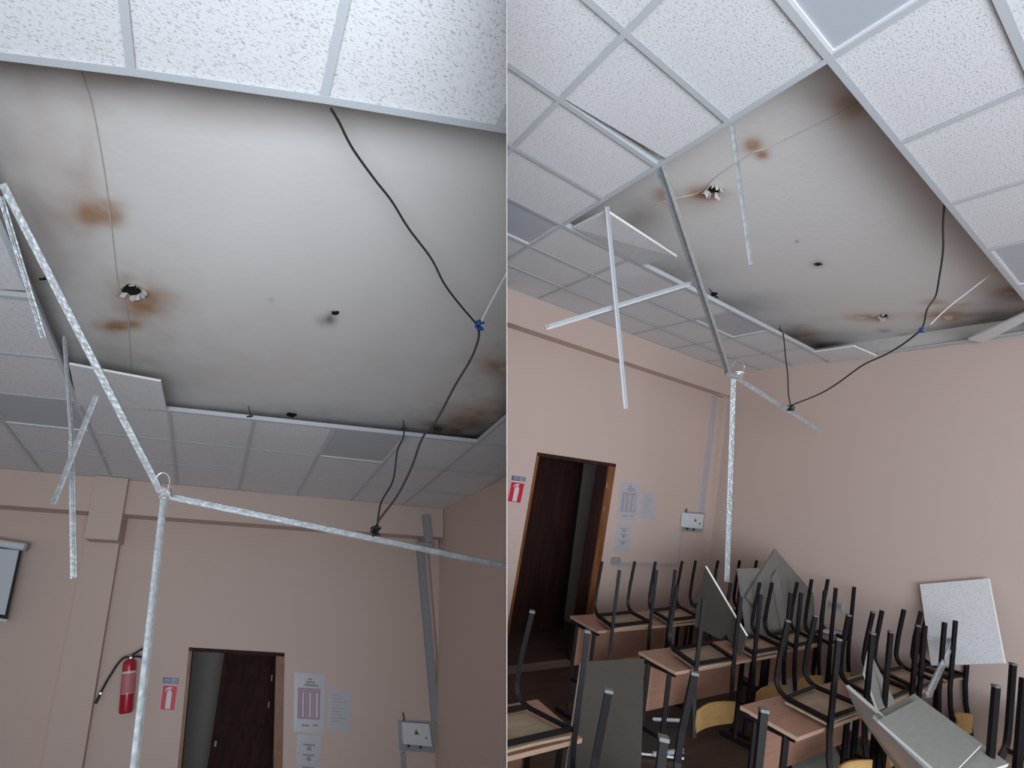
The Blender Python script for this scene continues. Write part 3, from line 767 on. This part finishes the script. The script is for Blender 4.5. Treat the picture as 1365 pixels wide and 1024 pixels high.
# hanging rails of room B
JB = B.hy(975, 502, 2.3); topB = B.hz(884, 220, HG)
eB = topB + (JB - topB) * 0.55
rail_piece('hanging_rail', topB, JB, B.Y + B.X * .3, 'long galvanised rail hanging from the opening edge to the wired joint, right picture', .032, .040)
rail_piece('hanging_rail', JB, B.hy(966, 775, 2.3), -B.Y + B.X * .4, 'upright galvanised rail standing behind the dark fallen tile', .040, .034)
rail_piece('hanging_rail', B.hy(979, 505, 2.3), B.hy(1094, 577, 2.1), B.Z - B.Y * .8, 'rail pointing right from the wired joint across the right wall', .030, .032)
rail_piece('hanging_rail', B.hz(808, 276, HG), B.hy(833, 545, 2.0), -B.Y, 'white rail hanging in front of the doorway wall, right picture', .020, .018, m_='rail')
rail_piece('hanging_rail', B.hy(930, 375, 1.95), B.hy(728, 437, 2.1), B.Z * .3 - B.Y, 'short white rail crossing the hanging one, right picture', .028, .030, m_='rail')
rail_piece('hanging_rail', B.hz(974, 167, HG), B.hy(999, 353, 1.2), -B.Y, 'short rail dangling from the near edge of the opening, right picture', .012, .012)
jn = thing('wire_tie', JB, 'loop of thin steel wire twisted round the rail joint, right picture', 'wire')
rg = [B.hy(*p, 2.25) for p in ((976, 490), (979, 483), (984, 480), (991, 485), (992, 491), (989, 496))]
obj('loop', MB().tube(smooth_path(rg), .0022, 6), M['wire'], parent=jn)
obj('twist', knot('k', B.hy(986, 500, 2.25), .028, None, '', '', 4), M['wire'], parent=jn)
obj('clamp', MB().tube([B.hy(971, 499, 2.25), B.hy(984, 502, 2.25)], .02, 8), M['zinc'], parent=jn)
cable(B, [(1259, 272), (1257, 300), (1257, 335), (1252, 370), (1247, 395), (1236, 412), (1232, 430), (1228, 440)], HG + .02, 1.15, .0045,
      'dark cable hanging from the near opening edge to the blue knot, right picture')
cable(B, [(1228, 440), (1205, 458), (1180, 473), (1150, 487), (1118, 510), (1093, 525), (1056, 540)], HG, 2.05, .0055,
      'dark cable swooping from the blue knot to the black knot, right picture', first=1.15)
cable(B, [(1038, 438), (1044, 446), (1047, 475), (1050, 500), (1051, 525), (1054, 541)], HG + .05, 2.05, .005, 'short dark cable dropping from the far rail to the black knot, right picture', first=2.35)
cable(B, [(1240, 433), (1264, 410), (1300, 382), (1329, 359)], HG, .9, .003, 'thin white cable from the blue knot to the near rail, right picture', first=1.15, m_='whitewire')
obj('tape_knot', knot('k', B.hy(1228, 440, 1.15), .017, None, '', '', 5), M['bluetape'], label='small blue tape knot joining the cables, right picture', cat='tape')
obj('tape_knot', knot('k', B.hy(1054, 544, 2.05), .026, None, '', '', 9), M['black'], label='small black tape knot above the rail end, right picture', cat='tape')
q = [B.hz(808.5, 282, HG - .02), B.hz(902, 343, HG - .06), B.hz(855, 354, HG - .01), B.hz(764, 304, HG - .002)]
board(B, q, B.Z * .014, 'white ceiling tile drooping at the left corner of the opening, right picture', name='loose_tile')
q = [B.hz(1138, 462, HG - .01), B.hz(1169, 475, HG - .03), B.hz(1110, 485, HG - .02), B.hz(1083, 470, HG - .005)]
board(B, q, B.Z * .014, 'ceiling tile drooping at the far corner of the opening above the right wall', name='loose_tile')
q = [B.hz(1290, 453, HG - .03), B.hz(1311, 457.5, HG - .03), B.hz(1375, 424, HG - .01), B.hz(1372, 415, HG - .01)]
board(B, q, B.Z * .014, 'white tile piece jutting over the right wall at the right border', name='loose_tile')
q = [B.hz(1169, 475, HG), B.hz(1400, 441, HG), B.hz(1400, 438, HG), B.hz(1169, 472, HG)]
obj('wall_angle', MB().prism(q, B.Z * .008), M['rail'], label='narrow wall rail along the top of the right wall', cat='metal rail')
hook(B, ((1040, 434), (1039, 445), 2.35), 'bent steel hanger at the far rail where the short cable starts, right picture')
hook(B, ((945, 385), (955, 397), 2.35), 'dark hanger stub behind the long rail, right picture')

# ------------------------------------------------------------------ desks
DZ = .75
def leg_frame(t, x, y0, y1):
    yc = (y0 + y1) / 2
    for yy in (y0 + .07, y1 - .09):
        obj('leg', MB().tube([(x, yy, .03), (x, yy, DZ - .03)], .0125, sq=True, up=(1, 1, 0)), M['steel'], parent=t)
    obj('foot_bar', MB().tube([(x, y0 - .02, .02), (x, y1 + .02, .02)], .0125, sq=True, up=(1, 0, 1)), M['steel'], parent=t)
    obj('side_rail', MB().tube([(x, y0 + .03, DZ - .035), (x, y1 - .03, DZ - .035)], .0125, sq=True, up=(1, 0, 1)), M['steel'], parent=t)
    obj('side_rail', MB().tube([(x, y0 + .07, .30), (x, y1 - .09, .30)], .010, sq=True, up=(1, 0, 1)), M['steel'], parent=t)
def desk(x0, x1, y0, y1, label):
    t = thing('school_desk', ((x0 + x1) / 2, (y0 + y1) / 2, 0), label, 'desk', 'two-seat desks in rows')
    sk = (y1 - y0) * .0
    mb = MB().prism([(x0, y0, DZ - .02), (x1, y0, DZ - .02), (x1 + .06, y1, DZ - .02), (x0 + .06, y1, DZ - .02)], (0, 0, .02))
    obj('desk_top', mb, None, parent=t, mats=[M['desk'], M['edge']], midx=lambda i, p: 0 if i < 2 else 1)
    obj('modesty_panel', MB().box((x0 + .07, y1 - .08, DZ - .36), (x1 - x0 - .14, 0, 0), (0, .016, 0), (0, 0, .325)), M['desk'], parent=t)
    leg_frame(t, x0 + .05, y0, y1); leg_frame(t, x1 - .05, y0, y1)
    return t
desk(3.25, 4.55, 2.58, 2.91, 'desk nearest the doorway, in the row along the back wall')
desk(4.60, 5.85, 2.62, 2.91, 'desk in the corner of the room, in the row along the back wall')
desk(3.15, 4.45, 1.89, 2.20, 'middle row desk with the dark tile standing on it')
desk(4.50, 5.72, 1.93, 2.20, 'middle row desk against the right wall under the grey tiles')
desk(3.03, 4.33, 1.165, 1.47, 'near row desk with chairs and the open plywood seat in front')
desk(4.38, 5.55, 1.175, 1.47, 'near row desk against the right wall below the white tile')
desk(3.90, 5.15, .38, .72, 'desk at the lower right corner of the picture')
desk(.55, 1.90, 1.52, 1.86, 'desk at the lower left of the right picture beside the aisle')
desk(.50, 1.95, .83, 1.10, 'nearest desk below the lower edge of the right picture')

# ------------------------------------------------------------------ chairs standing upside down on the desks
def chair(sL, sR, bL, bR, label, zt=1.21, zb=DZ, caps=False, flop=0.0, ply=True, post=.36):
    """sL,sR: straight (rear) legs; bL,bR: bent (front) legs; xy of the leg tips (chair upside down)"""
    sL, sR, bL, bR = [Vector((*p, 0)) for p in (sL, sR, bL, bR)]
    c = (sL + sR + bL + bR) / 4; dz = zt - 1.21
    t = thing('school_chair', (c.x, c.y, zb), label, 'chair', 'school chairs set upside down on the desks')
    r = .0106; zr = zb + .048
    up = Vector((sR - sL)).normalized()
    upd = (up + Vector((-up.y, up.x, 0))).normalized()
    for s_, b_ in ((sL, bL), (sR, bR)):
        d = (s_ - b_); L_ = d.length; d = d / L_
        # the bent leg: down, round, then along the seat side
        b0 = b_ - d * .0
        base = b_ + d * .05
        R_ = .085; pts = [b_ + Vector((0, 0, zt)), b_ * .72 + base * .28 + Vector((0, 0, zr + .28))]
        pts[1] = b_ - d * .025 + Vector((0, 0, zr + .20))
        cc = b_ - d * .03
        for k in range(6):
            a = math.pi / 2 * k / 5
            pts.append(cc + d * (R_ - R_ * math.cos(a)) + Vector((0, 0, zr + R_ - R_ * math.sin(a))))
        pts.append(s_ - d * .01 + Vector((0, 0, zr)))
        obj('front_leg', MB().tube(pts, r, sq=True, up=upd), M['steel'], parent=t)
        # the straight leg runs on past the seat as the back post
        s2 = s_ - d * .0
        lo = s_ + d * .055
        pp = [s_ + Vector((0, 0, zt)), s_ + d * .002 + Vector((0, 0, zb - .02)), s_ + d * .012 + Vector((0, 0, zb - .14)), lo + Vector((0, 0, zb - post))]
        obj('rear_leg', MB().tube(pp, r, sq=True, up=upd), M['steel'], parent=t)
        if caps:
            for q_ in (s_, b_):
                obj('foot_cap', MB().tube([q_ + Vector((0, 0, zt - .004)), q_ + Vector((0, 0, zt + .006))], r * 1.15, sq=True, up=upd), M['cap'], parent=t)
    ds = (bL - sL).normalized()
    f0, f1 = bL * .88 + sL * .12, bR * .88 + sR * .12
    Zr = Vector((0, 0, zr))
    obj('cross_bar', MB().tube([f0 + Zr, f1 + Zr], r * .95, sq=True, up=(0, 1, 1)), M['steel'], parent=t)
    obj('cross_bar', MB().tube([sL - ds * -.02 + Zr, sR - ds * -.02 + Zr], r * .95, sq=True, up=(0, 1, 1)), M['steel'], parent=t)
    # plywood seat, resting on the desk
    ex = (sR - sL).normalized() * -.004
    q_ = [sL + ds * .012 - ex, sR + ds * .012 + ex, bR - ds * .03 + ex, bL - ds * .03 - ex]
    zs = zb + .014
    mb = MB()
    n_ = 6; b0 = len(mb.v)
    for k in range(n_ + 1):
        s_ = k / n_; sag = .004 * math.sin(math.pi * s_)
        a = q_[0] * (1 - s_) + q_[1] * s_; b_ = q_[3] * (1 - s_) + q_[2] * s_
        for p in (a, b_):
            for h in (0, .012): mb.v.append(p + Vector((0, 0, zs + h + sag)))
    for k in range(n_):
        i = b0 + k * 4
        mb.f += [(i, i + 4, i + 6, i + 2), (i + 1, i + 3, i + 7, i + 5), (i, i + 1, i + 5, i + 4), (i + 2, i + 6, i + 7, i + 3)]
    mb.f += [(b0, b0 + 2, b0 + 3, b0 + 1), (b0 + n_ * 4, b0 + n_ * 4 + 1, b0 + n_ * 4 + 3, b0 + n_ * 4 + 2)]
    obj('seat', mb, M['seat'], parent=t)
    if ply:
        mb = MB(); n_ = 8
        a0, a1 = sL, sR; dd = (sL - bL).normalized()
        b0 = 0
        for k in range(n_ + 1):
            s_ = k / n_; bow = .05 * math.sin(math.pi * s_)
            p = a0 * (1 - s_) + a1 * s_ - dd * (bow - .05)
            w_ = .015 * (1 - math.sin(math.pi * s_)) * 1.0
            for h in (zb - post + .005 + w_, zb - post + .155):
                for off in (0, .010): mb.v.append(p + dd * off + Vector((0, 0, h)))
        for k in range(n_):
            i = k * 4
            mb.f += [(i, i + 2, i + 6, i + 4), (i + 1, i + 5, i + 7, i + 3), (i, i + 4, i + 5, i + 1), (i + 2, i + 3, i + 7, i + 6)]
        mb.f += [(0, 1, 3, 2), (n_ * 4, n_ * 4 + 2, n_ * 4 + 3, n_ * 4 + 1)]
        obj('backrest', mb, M['ply'], parent=t)
    return t
def std(xs, w, ys, yb, dx, label, **k):
    return chair((xs, ys), (xs + w, ys), (xs + dx, yb), (xs + w + dx - .03, yb), label, **k)
chair((3.33, 2.52), (3.81, 2.54), (3.46, 2.79), (3.90, 2.81), 'upturned chair nearest the doorway, in the row along the back wall')
chair((4.06, 2.54), (4.54, 2.56), (4.20, 2.82), (4.68, 2.87), 'upturned chair second from the doorway, in the row along the back wall')
chair((4.74, 2.58), (5.22, 2.60), (4.95, 2.90), (5.40, 2.93), 'upturned chair behind the dark standing tile, in the row along the back wall')
chair((5.30, 2.44), (5.74, 2.46), (5.52, 2.78), (5.90, 2.80), 'upturned chair in the room corner, its leg tips above the grey tiles', zt=1.25)
chair((3.28, 1.84), (3.72, 1.84), (3.42, 2.11), (3.90, 2.13), 'upturned chair left of the dark tile, middle row, its curved plywood back in view')
chair((4.05, 1.87), (4.51, 1.875), (4.18, 2.15), (4.62, 2.15), 'upturned chair in front of the grey tiles on the middle row')
chair((4.67, 1.87), (5.14, 1.89), (4.80, 2.14), (5.25, 2.14), 'upturned chair right of the grey tiles on the middle row')
chair((5.18, 1.83), (5.58, 1.84), (5.37, 2.08), (5.70, 2.08), 'upturned chair by the wall socket at the end of the middle row', zt=1.25)
chair((3.32, 1.14), (3.79, 1.145), (3.39, 1.41), (3.82, 1.44), 'large upturned chair at the left end of the near row', caps=True)
chair((4.02, 1.13), (4.56, 1.15), (4.20, 1.40), (4.64, 1.41), 'upturned chair behind the small slanting tile, near row', caps=True)
chair((4.66, 1.14), (5.07, 1.14), (4.84, 1.42), (5.21, 1.40), 'upturned chair left of the leaning white tile, near row')
chair((5.32, 1.14), (5.60, 1.12), (5.36, 1.34), (5.62, 1.36), 'upturned chair with its back hanging below the white tile by the right wall')
chair((3.38, .58), (3.40, .28), (4.10, .65), (4.05, .30), 'upturned chair at the lower right corner of the picture', caps=True)
obj('chair_leg', MB().tube([(3.78, .56, 1.21), (3.78, .56, .76)], .0125, sq=True, up=(1, 1, 0)), M['steel'], label='single upright chair leg at the right border of the picture', cat='chair leg')  # one leg of a chair whose other parts are not built
chair((1.37, 1.505), (1.83, 1.505), (1.31, 1.77), (1.76, 1.77), 'upturned chair at the lower left border of the right picture', caps=True)
chair((1.33, .81), (1.85, .81), (1.42, 1.06), (1.90, 1.07), 'nearest upturned chair, only its four leg tips in view at the lower edge', caps=True)

# ------------------------------------------------------------------ fallen ceiling tiles
def T(px, py, y): return B.hy(px, py, y)
def fallen(pts, thick, label, face, back, white=None, name='fallen_tile'):
    n_ = (pts[1] - pts[0]).cross(pts[3] - pts[0]).normalized()
    if n_.dot(CAM - pts[0]) > 0: n_ = -n_                                         # thickness goes away from the viewer
    return board(B, pts, n_ * thick, label, face=face, back=back, name=name, white=white)
def four(p3, px4):
    pl_ = plane3(*p3); return list(p3) + [hit(*px4, pl_)]
# dark tile standing on the middle row, seen from its burnt back
a, b_, c = T(940, 755, 2.16), T(995, 848, 1.80), T(986, 876, 1.84)
d = hit(928, 812, plane3(a, b_, c)); e = hit(926, 835, plane3(a, b_, c)); f_ = hit(951, 848, plane3(a, b_, c)); g = hit(960, 852, plane3(a, b_, c)); h_ = hit(968, 845, plane3(a, b_, c)); k_ = hit(974, 860, plane3(a, b_, c))
n_ = (b_ - a).cross(c - a).normalized(); n_ = n_ if n_.dot(CAM - a) < 0 else -n_
board(B, [a, b_, c, k_, h_, g, f_, e, d], n_ * .016, 'dark burnt ceiling tile with a torn lower edge standing on the middle desks', face='tiledark', back='tile', white=(2,))
# grey stack leaning in the row behind
a, b_, c = T(1033.5, 732, 2.30), T(1097, 806, 2.26), T(1056, 873, 2.16)
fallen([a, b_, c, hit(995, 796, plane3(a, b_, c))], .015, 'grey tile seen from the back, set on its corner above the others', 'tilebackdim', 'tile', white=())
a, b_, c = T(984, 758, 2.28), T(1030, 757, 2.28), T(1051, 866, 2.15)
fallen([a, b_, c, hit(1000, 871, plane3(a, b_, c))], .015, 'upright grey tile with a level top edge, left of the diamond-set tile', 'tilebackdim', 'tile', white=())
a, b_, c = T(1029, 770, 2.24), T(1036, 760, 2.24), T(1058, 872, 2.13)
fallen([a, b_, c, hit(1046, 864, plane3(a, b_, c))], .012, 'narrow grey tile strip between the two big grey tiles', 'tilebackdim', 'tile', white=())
# white tile leaning on the right wall
pw = (B.side[0] + ns * .06, ns); pw2 = (B.side[0] + ns * .20, ns)
a, b_, c = hit(1226, 779, pw), hit(1317.5, 771, pw), hit(1339, 884, pw2)
fallen([a, b_, c, hit(1241, 887, plane3(a, b_, c))], .016, 'white speckled ceiling tile leaning on the right wall', 'tile', 'tileback')
# grey slab of two tiles lying over the near desks
def Zp(px, py, h): return B.hz(px, py, h - 1.85)
a, b_, c = Zp(1165, 953, .99), Zp(1219, 925, .99), Zp(1345, 1018, .90)
fallen([a, b_, c, hit(1262, 1046, plane3(a, b_, c))], .016, 'lower of two grey tiles lying across the near desks, its edge showing at the ends', 'tileback', 'tile')
a, b_, c = Zp(1171, 960, 1.01), Zp(1226, 931, 1.01), Zp(1308, 993, .955)
fallen([a, b_, c, hit(1262, 1040, plane3(a, b_, c))], .012, 'upper of two grey tiles lying across the near desks', 'tileback', 'tile')
a, b_, c = Zp(1127, 915, 1.0), Zp(1168, 951, .985), Zp(1262, 1042, .90)
fallen([a, b_, c, hit(1212, 1050, plane3(a, b_, c)), hit(1140, 945, plane3(a, b_, c))], .016, 'pale tile slanting down to the left under the two grey ones', 'tileplain', 'tileback')
a, b_, c = T(1159, 868, 1.25), T(1194, 937, 1.12), T(1171, 948, 1.12)
fallen([a, b_, c, hit(1153, 898, plane3(a, b_, c))], .012, 'small grey tile standing askew between the near row chairs', 'tileback', 'tile')
# dark tile propped below the middle desk, left
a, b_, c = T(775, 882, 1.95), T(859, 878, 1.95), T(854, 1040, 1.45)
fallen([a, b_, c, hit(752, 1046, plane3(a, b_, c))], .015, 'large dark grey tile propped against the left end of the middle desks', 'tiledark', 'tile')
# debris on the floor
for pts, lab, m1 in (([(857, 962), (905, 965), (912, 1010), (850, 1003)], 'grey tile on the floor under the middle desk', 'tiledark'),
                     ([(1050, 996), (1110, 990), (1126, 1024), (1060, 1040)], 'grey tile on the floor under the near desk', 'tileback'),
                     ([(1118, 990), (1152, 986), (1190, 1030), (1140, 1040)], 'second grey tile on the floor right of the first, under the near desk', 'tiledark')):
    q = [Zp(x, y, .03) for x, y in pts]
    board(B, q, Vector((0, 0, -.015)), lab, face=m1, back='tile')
rail_piece('fallen_rail', Zp(870, 960, .08), Zp(914, 962, .08), B.Z, 'white rail lying on the floor behind the chair back', .03, .02, m_='rail')
rail_piece('fallen_rail', Zp(1047, 1013, .10), Zp(1106, 993, .10), B.Z, 'bent white rail on the floor under the near desk', .03, .02, m_='rail')
rail_piece('fallen_rail', T(1096, 841, 2.0), T(1160, 855, 1.85), B.Z - B.Y, 'white rail lying across the chairs below the wall socket', .030, .03, m_='rail')
ra, rb, rc = T(1237, 930, 1.02), T(1257, 888, 1.12), T(1289, 811, 1.28)
rail_piece('fallen_rail', ra, rb, -B.X + B.Z * .2, 'lower rail leaning towards the white tile, its cut end on the desk', .030, .03)
rail_piece('fallen_rail', rb, rc, -B.X + B.Z * .2, 'upper rail crossing the face of the white tile', .024, .03, m_='rail')
rail_piece('fallen_rail', T(870, 1008, 1.6), T(910, 1003, 1.6), B.Z, 'thin rail on the floor beside the propped dark tile', .02, .02, m_='zinc')

# ------------------------------------------------------------------ cut both rooms off at the partition (and ceilings at the walls)
def clip(o, planes):
    me = o.data; wp = world_of(o)
    for p, n in planes:
        lp = p - wp
        d = [(v.co - lp).dot(n) for v in me.vertices]
        if not d or min(d) >= -1e-5: continue
        if max(d) <= 1e-5:
            return False
        bm = bmesh.new(); bm.from_mesh(me)
        geom = bm.verts[:] + bm.edges[:] + bm.faces[:]
        r = bmesh.ops.bisect_plane(bm, geom=geom, plane_co=lp, plane_no=n, clear_inner=True)
        ed = [g_ for g_ in r['geom_cut'] if isinstance(g_, bmesh.types.BMEdge)]
        if ed and not o.name.startswith('ceiling') or o.name.startswith('ceiling_t'):
            try: bmesh.ops.holes_fill(bm, edges=ed)
            except Exception: pass
        bm.to_mesh(me); bm.free()
        if not me.vertices: return False
    return True
dead = []
for o, sd in ALLOBJ:
    if sd == 'N': continue
    room = A if sd == 'A' else B
    pls = list(CLIP[sd])
    if o.name.split('.')[0] in ('ceiling_tile', 'ceiling_rail', 'panel_light', 'ceiling', 'frame'):
        pls += [room.back, room.side] if o.name.split('.')[0] != 'frame' else []
    if not clip(o, pls): dead.append(o)
def kill(o):
    for c in list(o.children): kill(c)
    if o.name in bpy.data.objects: bpy.data.objects.remove(o, do_unlink=True)
names = [o.name for o in dead]
for nm in names:
    if nm in bpy.data.objects: kill(bpy.data.objects[nm])
for o in list(bpy.data.objects):
    if o.type == 'EMPTY' and not o.children: bpy.data.objects.remove(o, do_unlink=True)
